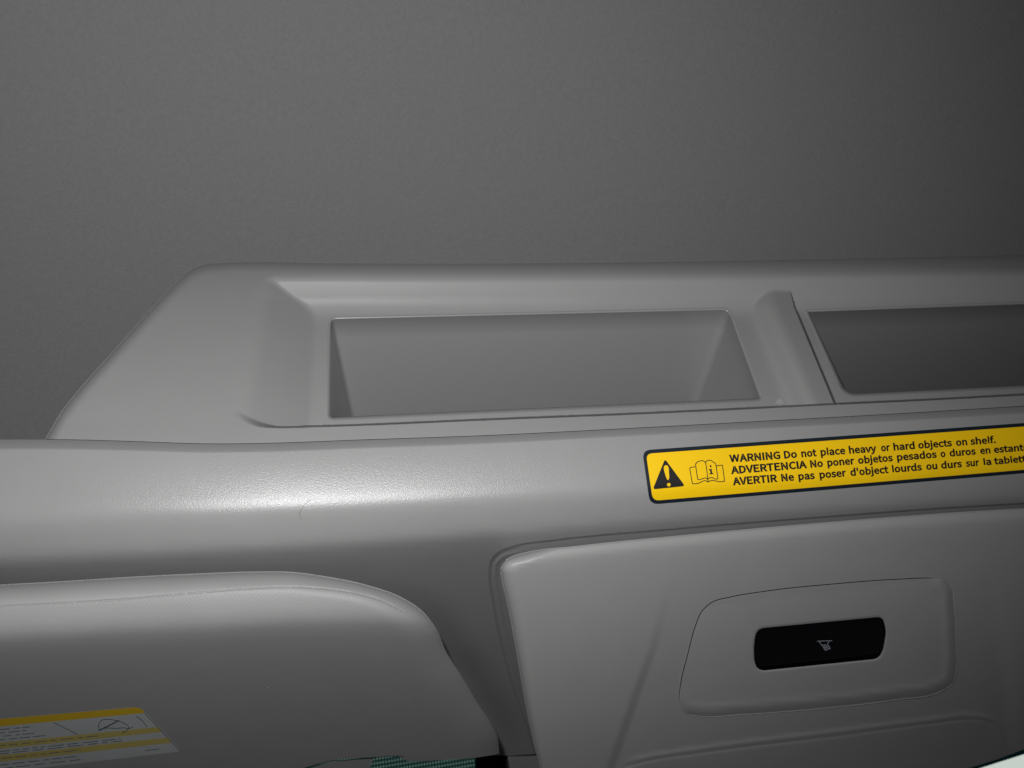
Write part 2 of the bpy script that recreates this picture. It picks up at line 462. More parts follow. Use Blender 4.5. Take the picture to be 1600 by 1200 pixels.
# ================================================================== overhead shelf
shelf = empty('overhead_shelf', 800, 690, 0.45)
tag(shelf, 'light grey moulded plastic overhead shelf with two open storage bins and a yellow sticker', 'overhead shelf')
OP1 = roundq([(512, 495), (1141, 480), (1193, 627), (511, 657.5)], [13, 15, 11, 12], 7)
OP2 = roundq([(1255.5, 483.5), (1930, 459), (1930, 590), (1319, 621)], [10, 6, 6, 22], 7)
c0 = np.array([(x, S0(x)) for x in np.linspace(1900, 73, 120)])
tray_out = np.vstack([SIL, c0])
C0d = smooth(C0, 10)
DLl = np.array([(DIV_L(y), y) for y in np.linspace(442, 640, 30)])
DRl = np.array([(DIV_R(y), y) for y in np.linspace(446, 634, 40)])
TOPd = np.array([(x, TOPL(x)) for x in np.linspace(400, 1900, 200)])
sheet('tray', tray_out, D_tray, M_TRAY, shelf, [OP1, OP2], step=7, estep=4,
      feats=[(C0d, (-4.5, -2.8, -2.2, -1.4, -.7, 0, .7, 1.4, 2.6, 4.5), 3.0), (DRl, (-5, -3, -2, -1, 0, 1, 2, 3, 5), 2.5),
             (TOPd, (-4, -1.5, 0, 1.5, 4, 7), 5)], skirt=0.08, dense=[(1130, 436, 1270, 476, 2.5), (360, 636, 500, 682, 1.6), (405, 425, 525, 500, 1.6)])

def bin_mesh(name, op, floor, cback):
    """rolled lip, then flat walls going down to the floor of the bin"""
    a = np.asarray(op)
    rings = []
    c = D_tray(a[:, 0], a[:, 1])
    p0 = P(a[:, 0], a[:, 1], c); rings.append(p0)
    b = P(floor[:, 0], floor[:, 1], cback)
    dirn = (b - p0); dirn /= np.linalg.norm(dirn, axis=1)[:, None]
    ym = a[:, 1].mean(); topw = 1 - sst(a[:, 1], ym - 20, ym + 45)          # the rolled lip is fuller along the far edge
    for o_, dc, d2 in ((.6, -.00025, .00018), (1.2, -.0005, .0004), (2.0, -.00057, .0008), (3.0, -.0006, .0014), (3.8, -.0005, .002), (4.6, -.0001, .003), (5.2, .0009, .004)):
        dc = dc*topw + d2*(1 - topw)
        sh = offset_loop(a, o_); p2 = P(sh[:, 0], sh[:, 1], c + dc); rings.append(p2)
    for t in (.12, .35, .7, 1.0): rings.append(p2*(1-t) + b*t)
    return rings
def floor_loop(q, rad, n, cs):
    f = roundq(q, rad, n)
    w_ = np.zeros(len(f)); m_ = n + 1
    cc = np.repeat(np.array(cs), m_)
    return f, cc
f1, cb1 = floor_loop([(566, 720), (1058, 700), (1150, 790), (545, 815)], [7, 9, 6, 6], 7, (0.575, 0.575, 0.49, 0.49))
ra = bin_mesh('bin', OP1, f1, cb1); loft('bin', ra, M_EDGE, shelf)
f2, cb2 = floor_loop([(1300, 680), (1900, 650), (1900, 745), (1345, 770)], [6, 6, 6, 10], 7, (0.63, 0.63, 0.50, 0.50))
ra = bin_mesh('bin', OP2, f2, cb2); loft('bin', ra, M_EDGE, shelf)

# front moulding
xs = np.linspace(-420, 1900, 160)
f_top = np.array([(x, S0(x) + 0.8) for x in xs])
f_out = np.vstack([f_top, [(1900, 1120), (1700, 1130), (1400, 1165), (1100, 1176), (846, 1177.5), (800, 1180.5), (740, 1180), (600, 1170), (300, 1190), (-420, 1260)]])
sheet('front_moulding', f_out, D_fascia, M_PLASTIC, shelf, step=8, estep=5,
      feats=[(GROOVE, (-6, -3.5, -2, -1, 0, 1, 2, 3.5, 6, 9, 13), 4), (f_top, (2, 4, 6, 8, 9.5, 11, 12, 13, 14, 15, 16.5, 18, 21), 5)], skirt=0.02)

# ---- yellow warning label
label = empty('warning_label', 1330, 720, 0.42); label.parent = shelf; label.location -= shelf.location
LB = roundq([(1003.5, 703.5), (1668, 656), (1677, 733), (1015.5, 788.5)], [13, 12, 12, 14], 8)
LY = roundq([(1009.5, 709), (1662, 662), (1671, 728), (1020, 782.5)], [9, 8, 8, 10], 8)
lift = lambda k: (lambda px, py: D_fascia(px, py) - k)
sheet('border', LB, lift(0.0003), M_NAVY, label, step=5, estep=4, skirt=0.00025)
sheet('yellow_field', LY, lift(0.00048), M_YELLOW, label, step=5, estep=4)
Dink = lift(0.00075)
z1 = lambda x, y: (1000 + x/5.3333, 560 + y/5.3333)
tri = roundq([z1(208, 838), z1(376, 1064), z1(106, 1092)], [4.2, 4.5, 4.5], 6)
bang = smooth([z1(213, 889), z1(229, 892), z1(238, 910), z1(241, 950), z1(242, 1000), z1(236, 1015), z1(229, 1014), z1(222, 1000), z1(205, 950), z1(198, 915), z1(202, 895)], 6, True)
cx, cy = z1(240, 1052)
dot = np.array([(cx + 3.1*math.cos(a), cy + 3.1*math.sin(a)) for a in np.linspace(0, 2*math.pi, 20, endpoint=False)])
sheet('warning_triangle', tri, Dink, M_INK, label, [bang, dot], step=5, estep=2)
book = [[z1(*q) for q in l] for l in (
    [(460, 903), (413, 910), (437, 1045)],
    [(635, 895), (687, 889), (705, 1024)],
    [(477, 985), (462, 880), (470, 876)], [(632, 880), (650, 1003)], [(482, 1010), (474, 962)])]
cur = lambda l: smooth([z1(*q) for q in l], 6)
book += [cur([(437, 1045), (480, 1042), (515, 1028), (540, 1018), (567, 1031)]), cur([(567, 1031), (595, 1016), (630, 1021), (665, 1028), (705, 1024)]),
         cur([(462, 880), (480, 862), (510, 853), (535, 856), (546, 870)]), cur([(546, 870), (558, 852), (580, 848), (610, 862), (632, 880)]),
         cur([(482, 1010), (505, 1010), (525, 1000), (548, 996), (565, 1008)]), cur([(565, 1008), (580, 995), (605, 994), (630, 1006), (650, 1003)]),
         cur([(546, 870), (552, 900), (560, 960), (567, 1031)])]
v1, fc1 = ribbon(book, 1.3, D_fascia, 0.00075)
v2, fc2 = ribbon([[z1(573, 927), z1(600, 925)], [z1(578, 963), z1(612, 960)]], 1.4, D_fascia, 0.00082)
v3, fc3 = ribbon([[z1(589, 926), z1(596, 962)]], 2.9, D_fascia, 0.00088)
v4, fc4 = ribbon([[z1(582, 899.5), z1(595, 897.5)]], 3.2, D_fascia, 0.00078)
vs, fs = [], []
for v_, f_ in ((v1, fc1), (v2, fc2), (v3, fc3), (v4, fc4)):
    b = len(vs); vs += v_; fs += [tuple(i + b for i in q) for q in f_]
link('book_symbol', vs, fs, M_INK, label)

GLYPHS = {"'": (0.097, [16,285,80,285,79,233,72,154,25,154,17,233], [5,1,0,5,2,1,5,3,2,4,3,5]),
'.': (0.097, [21,49,49,60,77,49,88,20,77,-9,49,-21,21,-9,10,20], [0,2,1,7,2,0,7,3,2,6,3,7,6,4,3,6,5,4]),
'A': (0.213, [135,272,232,-15,166,-15,142,63,70,63,45,-15,-20,-15,77,272,118,139,105,182,95,215,116,215,107,182,94,139,87,119,124,119], [6,10,7,10,0,7,10,11,0,11,1,0,6,9,10,12,1,11,6,13,9,13,8,9,13,8,12,8,1,12,15,1,8,6,14,13,6,15,14,6,4,15,4,3,15,3,1,15,6,5,4,2,1,3]),
'C': (0.223, [41,237,133,277,182,266,226,232,189,188,157,212,136,217,88,194,69,129,88,63,135,40,159,45,195,74,232,30,183,-9,130,-20,40,20,5,128], [0,2,1,0,3,2,17,7,0,7,6,0,6,3,0,6,5,3,5,4,3,17,8,7,17,9,8,16,9,17,11,13,12,16,10,9,10,13,11,16,13,10,16,14,13,15,14,16]),
'D': (0.241, [102,272,201,235,236,129,202,23,104,-15,20,-15,20,272,152,65,171,129,152,193,94,215,83,215,83,42,94,42], [5,11,6,11,0,6,11,1,0,11,10,1,10,9,1,9,2,1,5,12,11,8,2,9,8,3,2,7,3,8,13,3,7,5,13,12,5,3,13,5,4,3]),
'E': (0.206, [198,272,198,214,83,214,83,164,180,164,180,106,83,106,83,43,202,43,202,-15,20,-15,20,272], [10,2,11,2,0,11,2,1,0,10,3,2,10,6,3,6,4,3,6,5,4,10,7,6,10,8,7,10,9,8]),
'G': (0.241, [42,237,137,277,189,265,234,232,197,188,165,212,141,217,89,194,69,129,88,63,141,39,161,42,171,48,171,91,116,91,116,148,230,148,230,17,188,-10,134,-20,41,19,4,128], [0,2,1,0,3,2,21,7,0,7,6,0,6,3,0,6,5,3,5,4,3,21,8,7,14,16,15,14,13,16,13,17,16,21,9,8,20,9,21,12,17,13,20,10,9,11,17,12,10,17,11,20,17,10,19,17,20,19,18,17]),
'I': (0.102, [83,272,83,-15,20,-15,20,272], [2,0,3,2,1,0]),
'N': (0.253, [77,272,175,102,199,57,175,57,173,81,172,123,172,272,233,272,233,-15,176,-15,78,155,54,200,78,200,79,176,81,135,81,-15,20,-15,20,272], [16,11,17,11,0,17,11,12,0,12,1,0,5,7,6,5,8,7,16,10,11,13,1,12,14,1,13,16,14,10,14,9,10,16,15,14,9,4,14,4,1,14,4,2,5,2,8,5,4,2,1,9,3,4,9,2,3,9,8,2]),
'R': (0.222, [146,160,157,185,146,207,109,215,83,215,83,150,109,150,83,94,83,-15,20,-15,20,272,117,272,191,254,221,186,202,127,168,107,239,-15,167,-15,105,94], [9,4,10,4,11,10,4,12,11,4,3,12,3,2,12,2,13,12,9,5,4,1,13,2,1,14,13,0,14,1,6,14,0,9,6,5,9,7,6,7,14,6,7,15,14,7,18,15,18,16,15,9,8,7,17,16,18]),
'T': (0.21, [-4,214,-4,272,214,272,214,214,136,214,136,-15,74,-15,74,214], [0,2,1,0,3,2,7,3,0,6,4,7,4,3,7,6,5,4]),
'V': (0.201, [45,272,90,122,103,80,112,48,91,48,101,80,113,122,157,272,222,272,131,-15,71,-15,-20,272], [10,0,11,10,1,0,6,8,7,6,9,8,10,5,1,5,2,1,5,2,6,2,3,6,3,9,6,10,4,5,10,3,4,10,9,3]),
'W': (0.307, [48,264,76,118,84,77,91,41,80,41,88,77,98,119,134,264,175,264,212,119,221,77,229,41,220,41,226,77,233,118,261,264,307,264,251,-7,200,-7,160,153,154,183,149,206,159,206,153,183,147,153,107,-7,58,-7,0,264], [26,0,27,26,1,0,6,8,7,6,21,8,21,22,8,22,9,8,14,16,15,14,17,16,6,23,21,23,20,21,23,20,22,20,9,22,19,9,20,6,24,23,18,9,19,6,25,24,5,25,6,18,10,9,26,2,1,13,17,14,18,12,10,12,11,10,4,3,5,3,25,5,26,3,2,12,17,13,26,25,3,18,17,12]),
'a': (0.197, [39,110,119,131,116,143,96,153,72,148,35,128,8,176,56,201,105,211,166,185,184,119,184,-15,130,-15,127,8,143,8,115,-11,75,-20,25,-2,4,51,122,80,80,69,68,50,72,41,85,37,105,42,122,54], [7,9,8,6,9,7,6,3,9,3,10,9,5,4,6,4,3,6,2,10,3,1,10,2,0,10,1,0,19,10,19,11,10,18,19,0,18,20,19,25,11,19,18,21,20,24,11,25,17,21,18,17,22,21,23,14,24,14,11,24,17,23,22,17,13,23,13,14,23,15,11,14,17,15,13,15,12,13,16,15,17,12,11,15]),
'b': (0.216, [74,5,71,-15,17,-15,17,294,79,294,79,202,79,197,85,201,124,211,192,179,214,98,186,11,118,-20,82,-12,57,5,141,139,113,152,97,148,79,135,79,50,95,41,108,38,137,53,150,98], [2,4,3,2,5,4,7,9,8,2,6,5,6,9,7,2,18,6,18,17,6,17,9,6,17,16,9,16,15,9,15,10,9,23,10,15,2,19,18,22,10,23,22,11,10,21,11,22,2,20,19,2,21,20,2,14,21,14,11,21,14,0,11,0,12,11,2,13,14,1,13,0,13,12,0,2,1,13]),
'c': (0.178, [34,180,108,211,148,202,187,176,152,131,125,150,113,152,80,137,67,95,80,53,112,38,128,42,159,62,190,14,146,-12,106,-20,32,10,2,95], [0,2,1,0,3,2,17,7,0,7,6,0,6,3,0,6,5,3,5,4,3,17,8,7,16,8,17,16,9,8,11,13,12,16,10,9,10,13,11,16,13,10,16,14,13,15,14,16]),
'd': (0.217, [31,179,99,211,136,203,138,202,138,205,138,294,200,294,200,-15,145,-15,143,7,160,7,135,-10,96,-20,27,11,3,95,138,140,124,149,109,152,80,138,67,95,78,52,106,38,122,43,138,55], [4,6,5,4,7,6,0,2,1,3,7,4,0,3,2,0,16,3,16,15,3,15,7,3,14,18,0,18,17,0,17,16,0,23,7,15,14,19,18,13,19,14,13,20,19,22,7,23,13,21,20,21,7,22,13,10,21,10,7,21,12,9,13,9,10,13,12,11,9,11,8,9,11,7,10,8,7,11]),
'e': (0.194, [32,179,103,211,172,182,194,108,194,95,191,73,72,73,80,50,115,36,134,39,167,56,192,8,148,-13,107,-20,33,10,2,95,126,143,104,153,79,143,72,125,131,125], [0,2,1,0,17,2,17,16,2,16,3,2,15,18,0,18,17,0,20,3,16,15,19,18,15,20,19,15,3,20,15,4,3,14,6,15,6,4,15,6,5,4,14,7,6,9,11,10,14,8,7,8,11,9,14,11,8,13,11,14,13,12,11]),
'f': (0.114, [22,204,22,223,39,278,91,299,113,296,143,288,128,233,103,242,99,242,89,238,84,218,84,205,125,205,125,149,84,149,84,-15,22,-15,22,149,-3,149,-3,202], [2,4,3,2,5,4,2,6,5,1,8,2,8,7,2,7,6,2,1,9,8,1,10,9,0,10,1,0,11,10,0,12,11,0,13,12,19,13,0,18,13,19,17,13,18,16,14,17,14,13,17,16,15,14]),
'h': (0.212, [79,294,79,202,79,195,84,199,127,211,183,187,199,122,199,-15,137,-15,137,115,131,144,115,151,97,146,79,131,79,-15,17,-15,17,294], [15,0,16,15,1,0,3,5,4,15,2,1,2,5,3,15,13,2,13,12,2,12,5,2,12,11,5,11,6,5,10,6,11,9,6,10,15,14,13,9,7,6,8,7,9]),
'j': (0.096, [21,277,48,287,75,277,86,251,75,224,48,213,21,224,11,251,-20,-37,2,-43,6,-44,14,-39,18,-20,18,205,79,205,79,-24,65,-79,15,-100,-6,-98,-34,-90], [12,14,13,12,15,14,11,15,12,11,16,15,19,9,8,10,16,11,19,10,9,19,16,10,19,17,16,18,17,19,0,2,1,0,3,2,7,3,0,7,4,3,6,4,7,6,5,4]),
'l': (0.099, [17,294,79,294,79,38,80,35,77,37,74,37,92,40,102,-13,79,-19,63,-20,27,-4,17,36], [11,1,0,11,2,1,5,2,6,2,7,6,11,5,2,5,4,2,4,3,2]),
'n': (0.213, [72,205,75,177,57,177,84,199,127,211,183,187,199,122,199,-15,137,-15,137,115,131,144,115,151,97,146,79,131,79,-15,17,-15,17,205], [3,5,4,15,2,16,2,0,16,2,1,0,2,5,3,2,6,5,15,13,2,13,12,2,12,11,2,11,6,2,10,6,11,9,6,10,15,14,13,9,7,6,8,7,9]),
'o': (0.212, [33,180,106,211,179,180,210,95,179,10,106,-21,33,10,2,95,134,137,106,151,79,137,67,95,79,53,106,39,134,53,146,95], [0,2,1,7,10,0,10,9,0,9,2,0,9,8,2,8,3,2,7,11,10,15,3,8,14,3,15,7,12,11,6,12,7,14,4,3,13,4,14,6,13,12,6,4,13,5,4,6]),
'p': (0.217, [71,205,75,183,58,183,85,201,124,211,192,179,214,98,186,11,118,-20,84,-13,79,-10,79,-16,79,-95,17,-95,17,205,141,139,113,152,97,148,79,135,79,50,95,41,108,38,137,53,150,98], [3,5,4,13,2,14,2,0,14,2,1,0,2,5,3,13,18,2,18,17,2,17,5,2,17,16,5,16,15,5,15,6,5,23,6,15,13,19,18,22,6,23,22,7,6,21,7,22,13,20,19,13,21,20,13,10,21,10,7,21,10,8,7,13,11,10,9,8,10,13,12,11]),
'r': (0.136, [72,205,75,170,55,170,77,197,114,210,131,209,154,201,142,145,119,151,114,151,97,144,79,118,79,-15,17,-15,17,205], [3,5,4,3,6,5,13,2,14,2,0,14,2,1,0,3,7,6,2,7,3,13,11,2,11,10,2,10,9,2,9,8,2,8,7,2,13,12,11]),
's': (0.164, [23,63,58,41,82,36,100,41,104,49,96,61,71,73,28,94,5,141,28,192,86,210,125,203,168,178,134,134,105,151,88,155,72,150,69,144,75,134,100,123,144,101,167,52,144,0,83,-20,38,-11,-11,17], [9,11,10,9,12,11,8,12,9,8,15,12,15,14,12,14,13,12,8,16,15,8,17,16,8,18,17,7,18,8,7,19,18,7,20,19,7,21,20,6,21,7,5,21,6,25,1,0,4,21,5,4,22,21,3,22,4,2,22,3,25,2,1,25,22,2,24,22,25,24,23,22]),
't': (0.132, [23,149,-6,149,-6,203,25,204,29,259,85,259,85,205,136,205,136,149,85,149,85,60,89,42,101,37,107,38,131,46,145,-8,113,-17,90,-20,37,2,23,57], [3,5,4,3,6,5,3,7,6,3,8,7,2,8,3,1,8,2,0,8,1,19,9,0,9,8,0,19,10,9,19,11,10,18,11,19,13,15,14,18,12,11,12,15,13,18,15,12,17,15,18,17,16,15]),
'u': (0.212, [14,205,77,205,77,75,83,46,98,39,116,44,134,62,134,205,196,205,196,-15,140,-15,138,15,156,15,130,-9,87,-20,31,3,14,68], [16,1,0,16,2,1,6,8,7,6,9,8,16,3,2,15,3,16,5,12,6,12,9,6,15,4,3,4,12,5,15,11,4,11,12,4,13,9,12,15,13,11,13,10,11,14,13,15,10,9,13]),
'v': (0.182, [49,205,88,87,97,58,102,41,82,41,87,58,96,87,136,205,199,205,121,-15,63,-15,-17,205], [10,0,11,10,1,0,6,8,7,6,9,8,10,5,1,5,2,1,5,2,6,2,9,6,10,4,5,3,9,2,10,3,4,10,9,3]),
'y': (0.182, [8,-34,29,-40,32,-40,50,-32,63,-9,65,-1,-18,205,48,205,90,90,100,63,106,46,86,46,90,62,98,89,136,205,199,205,120,-22,91,-75,38,-97,20,-96,-5,-89], [5,7,6,5,8,7,13,15,14,13,16,15,5,12,8,12,9,8,12,9,13,9,10,13,10,16,13,5,11,12,5,10,11,5,16,10,4,16,5,3,16,4,3,17,16,2,17,3,20,1,0,20,2,1,20,17,2,20,18,17,19,18,20])}
# two letters drawn by hand: l and W
_H = 1000*0 + max(GLYPHS['I'][1][1::2]); _w = (max(GLYPHS['I'][1][0::2]) - min(GLYPHS['I'][1][0::2]))
_x0 = min(GLYPHS['I'][1][0::2])
GLYPHS['l'] = (GLYPHS['I'][0]*0.92, [_x0, 0, _x0+_w*.9, 0, _x0+_w*.9, int(_H*1.06), _x0, int(_H*1.06)], [0, 1, 2, 0, 2, 3])
def _strk(xa, ya, xb, yb, t): return [xa-t, ya, xa+t, ya, xb+t, yb, xb-t, yb]
_t = _w*0.47
GLYPHS['W'] = (0.327, _strk(87, 0, 27, _H, _t) + _strk(87, 0, 159, _H, _t) + _strk(231, 0, 159, _H, _t) + _strk(231, 0, 291, _H, _t),
               [0, 1, 2, 0, 2, 3, 4, 5, 6, 4, 6, 7, 8, 9, 10, 8, 10, 11, 12, 13, 14, 12, 14, 15])
def text_geo(s):
    """outlines of a plain bold sans, advance widths included"""
    vs, fs, x = [], [], 0.0
    for ch in s:
        adv, v, f = GLYPHS[ch]
        q = np.array(v, float).reshape(-1, 2) / 1000.0; b = len(vs)
        vs += [(a[0] + x, a[1]) for a in q]
        fs += [(f[k]+b, f[k+1]+b, f[k+2]+b) for k in range(0, len(f), 3)]
        x += adv
    for _ in range(2):                       # finer triangles so the print follows the curved surface
        mid, nf = {}, []
        def m(i, j):
            k = (min(i, j), max(i, j))
            if k not in mid: mid[k] = len(vs); vs.append(((vs[i][0]+vs[j][0])/2, (vs[i][1]+vs[j][1])/2))
            return mid[k]
        for i, j, k in fs:
            a, b, c = m(i, j), m(j, k), m(k, i); nf += [(i, a, c), (a, j, b), (c, b, k), (a, b, c)]
        fs = nf
    return np.array(vs), fs
_cap = text_geo('I')[0][:, 1].max()
def text_line(words, base, cap0, cap1):
    """words: (text, x start, x end) in photo pixels, base(x) the baseline"""
    vs, fs = [], []
    for s, xa, xb in words:
        v, f = text_geo(s)
        x = (v[:, 0] - v[:, 0].min()) / (v[:, 0].max() - v[:, 0].min()) * (xb - xa) + xa
        h = v[:, 1] / _cap * np.interp(x, [1140, 1610], [cap0, cap1])
        px = x - 0.13*h; py = base(x) - h
        p = P(px, py, D_fascia(px, py) - 0.00075)
        b = len(vs); vs += list(p); fs += [tuple(i + b for i in q) for q in f]
    return vs, fs
L1 = [('WARNING', 1140.5, 1220), ('Do', 1225.5, 1246), ('not', 1252.5, 1276.5), ('place', 1282.6, 1321.3), ('heavy', 1327, 1370), ('or', 1377, 1391),
      ('hard', 1396.5, 1429.8), ('objects', 1435, 1488), ('on', 1494, 1511.7), ('shelf.', 1516.3, 1556.5)]
L2 = [('ADVERTENCIA', 1142.5, 1261.3), ('No', 1266.5, 1286.6), ('poner', 1293.2, 1335.5), ('objetos', 1341, 1395.5), ('pesados', 1402, 1464.2),
      ('o', 1469.8, 1478), ('duros', 1484, 1525.2), ('en', 1531.8, 1548), ('estante.', 1553.2, 1612)]
L3 = [('AVERTIR', 1145.3, 1215.3), ('Ne', 1221.3, 1241.2), ('pas', 1248, 1273.6), ('poser', 1281, 1322.6), ("d'object", 1329, 1388.8), ('lourds', 1394.6, 1441),
      ('ou', 1447.6, 1465), ('durs', 1470.8, 1503.6), ('sur', 1509.3, 1530.6), ('la', 1537.3, 1549.3), ('tablette.', 1553.8, 1616)]
for words, base in ((L1, lambda x: 722.4 - 0.0737*(x-1140)), (L2, lambda x: 740.4 - 0.080*(x-1142)), (L3, lambda x: 758 - 0.0797*(x-1145))):
    v, f = text_line(words, base, 11.7, 10.2)
    link('lettering', v, f, M_INK, label)

# ================================================================== sun visor
visor = empty('sun_visor', 350, 940, 0.40)
tag(visor, 'light grey vinyl sun visor with a striped paper label, folded up under the shelf', 'sun visor')
vis_low = [(779, 1179), (740, 1184.5), (640, 1190.5), (620, 1181.5), (560, 1184), (520, 1187.5), (475, 1200), (300, 1222), (0, 1250), (-420, 1285)]
vis_out = np.vstack([VIS, vis_low[1:]])
sheet('visor_body', vis_out, D_visor, M_VISOR, visor, step=7, estep=2.5, feats=[(SEAM, (-4, -2.5, -1.2, 0, 1.2, 2.5, 4), 4),
      (VIS, (1, 2, 3.5, 5.5, 8, 11, 15, 20, 26, -1, -2, -3.5, -5.5, -8, -11, -15, -20, -26), 4)], skirt=0.022)
vl = empty('visor_label', 120, 1150, 0.5); vl.parent = visor; vl.location -= visor.location
up_v = lambda k: (lambda px, py: D_visor(px, py) - k)
LQ = lambda u, v: None
# label corners in the photo, extended past the left edge of the frame
A, B_, C_, D_ = np.array((-260, 1146.)), np.array((219, 1104.5)), np.array((284, 1174.)), np.array((-230, 1234.))
def lq(u, v):
    u = np.asarray(u, float)[..., None]; v = np.asarray(v, float)[..., None]
    return (A*(1-u) + B_*u)*(1-v) + (D_*(1-u) + C_*u)*v
def lquad(u0, v0, u1, v1): return np.vstack([lq(np.linspace(u0, u1, 30), np.full(30, v0)), lq(np.linspace(u1, u0, 30), np.full(30, v1))])
sheet('label_paper', roundq([A, B_, C_, D_], [4, 12, 4, 4], 8), up_v(0.0003), M_PAPER, vl, step=12, estep=6, skirt=0.0002)
top_s = roundq([lq(0, 0.0), lq(1, 0.0), lq(1.0, .135), lq(0, .145)], [1, 10, 1, 1], 8)
sheet('label_stripe', top_s, up_v(0.0005), M_STRIPE, vl, step=9, estep=5)
sheet('label_stripe', lquad(0, .56, 0.998, .45), up_v(0.0005), M_STRIPE2, vl, step=9, estep=5)
sheet('label_stripe', lquad(0, .80, 0.998, .685), up_v(0.0005), M_STRIPE2, vl, step=9, estep=5)
rng = np.random.RandomState(4)
lines = []
def dashes(v, u0, u1):
    u = u0
    while u < u1:
        n = rng.uniform(.012, .05); lines.append(lq(np.linspace(u, min(u+n, u1), 5), np.full(5, v))); u += n + rng.uniform(.006, .016)
for v, uend in ((.20, .62), (.265, .60), (.33, .63), (.395, .66)): dashes(v, .02, uend)
for v in (.505,): dashes(v, .03, .80)
for v in (.61, .655): dashes(v, .02, .86)
for v in (.745,): dashes(v, .03, .72)
for v in (.86, .93): dashes(v, .02, .70)
dashes(.90, .90, .95)
v, f = ribbon(lines, 1.15, D_visor, 0.00075); link('small_print', v, f, M_TEXT, vl)
ln = [lq(np.linspace(.70, .745, 8), np.linspace(.16, .44, 8)), lq(np.linspace(1.0, 1.0, 8)-.004, np.linspace(.13, .97, 8))]
z = lambda x, y: (x/5.0, 1090 + y/5.0)
ln += [smooth([z(775, 255), z(770, 215), z(790, 180), z(850, 170), z(905, 178)], 6), smooth([z(905, 178), z(970, 200), z(1005, 232), z(990, 258), z(955, 275)], 6),
       smooth([z(780, 250), z(830, 238), z(900, 240), z(965, 236)], 6), smooth([z(965, 236), z(1010, 240), z(1040, 228)], 6),
       smooth([z(1065, 145), z(1110, 180), z(1150, 232)], 6)]
v, f = ribbon(ln, 0.9, D_visor, 0.00075)
v5, f5 = ribbon([[z(772, 258), z(930, 178)]], 1.7, D_visor, 0.00085)
b = len(v); v += v5; f += [tuple(i + b for i in q) for q in f5]
link('pictogram', v, f, M_LINE, vl)
# mirror lid at the visor's lower edge
MD = lambda k: (lambda px, py: D_visor(px, py) + k)
sheet('mirror_lid', roundq([(476, 1203), (524, 1188.5), (584, 1184.5), (579, 1197), (560, 1240), (455, 1240)], [6, 4, 3, 4, 3, 3], 4), MD(0.001), M_LID, visor, step=7, estep=3, skirt=0.01)
v, f = ribbon([smooth([(470, 1202), (500, 1193), (526, 1187.4)], 6), smooth([(584, 1184), (610, 1181.5), (631, 1181.8)], 6)], .9, D_visor, 0.0008)
v6, f6 = ribbon([smooth([(526, 1189), (560, 1186), (588, 1184.5)], 6)], .9, D_visor, 0.0009)
b = len(v); v += v6; f += [tuple(i + b for i in q) for q in f6]
link('mirror_lid_gap', v, f, M_NAVY, visor)

# ================================================================== overhead console
con = empty('overhead_console', 1200, 1000, 0.45)
tag(con, 'light grey overhead console with a black push button on a raised inset panel', 'overhead console')
con_out = np.vstack([CON, [(1795, 1080), (1600, 1170.5), (1560, 1186), (1515, 1200), (1460, 1222), (1350, 1258), (1100, 1275)]])
CR1l = np.array([(CR1(y) + 6, y) for y in np.linspace(880, 1260, 60)])
pocl = np.array([(x, POC(x) - 3) for x in np.linspace(960, 1575, 150)])
sheet('console_body', con_out, D_console, M_CONSOLE, con, [INSET], step=7, estep=4,
      feats=[(CR1l, (-8, -5, -2, 2, 5, 8), 5), (pocl, (-6, -3, -1, 1, 3, 6), 5)], skirt=0.045)
_low = np.maximum(sst(INSET[:, 1] + 0.12*INSET[:, 0], 1190, 1262), sst(INSET[:, 0], 1440, 1492))
PANEL = offset_loop(INSET, (1.3 - 2.3*_low)[:, None])
sheet('inset_panel', PANEL, D_inset, M_CONSOLE, con, [offset_loop(BTN, -1.0)], step=7, estep=4, skirt=0.008)
btn = sheet('push_button', BTN, D_button, M_BLACK, con, step=5, estep=3, skirt=0.006)
zb = lambda x, y: (1160 + x/6.667, 950 + y/6.667)
ic = [[zb(778, 346), zb(935, 340)], [zb(800, 350), zb(830, 390)], [zb(905, 347), zb(885, 372)], [zb(822, 388), zb(868, 382)],
      [zb(832, 392), zb(868, 445)], [zb(850, 390), zb(880, 440)], [zb(868, 385), zb(900, 432)], [zb(885, 375), zb(918, 425)], [zb(850, 415), zb(905, 398)], [zb(862, 440), zb(915, 420)]]
v, f = ribbon(ic, 1.1, D_button, 0.0003)
verts = v
ico = link('button_symbol', v, f, M_ICON, con)
# lower flap of the console
PK = smooth([(962, 1204), (1000, 1192), (1100, 1176), (1300, 1151), (1450, 1131.5), (1520, 1124.5), (1545, 1127), (1563, 1142), (1573, 1160), (1577, 1178)], 8)
pk_out = np.vstack([PK, [(1560, 1185), (1515, 1199), (1460, 1220), (1350, 1255), (1100, 1270), (950, 1262)]])
def D_pock(px, py):
    e = dist_poly(px, py, PK); rr = np.clip(1 - e/6.0, 0, 1)
    return (D_console(px, py) - 0.0012) * np.exp(0.0022*(1 - np.sqrt(np.clip(1 - rr**2, 0, 1)))+0.0003*e*0.15)
sheet('lower_flap', pk_out, D_pock, M_CONSOLE, con, step=7, estep=4, skirt=0.004)

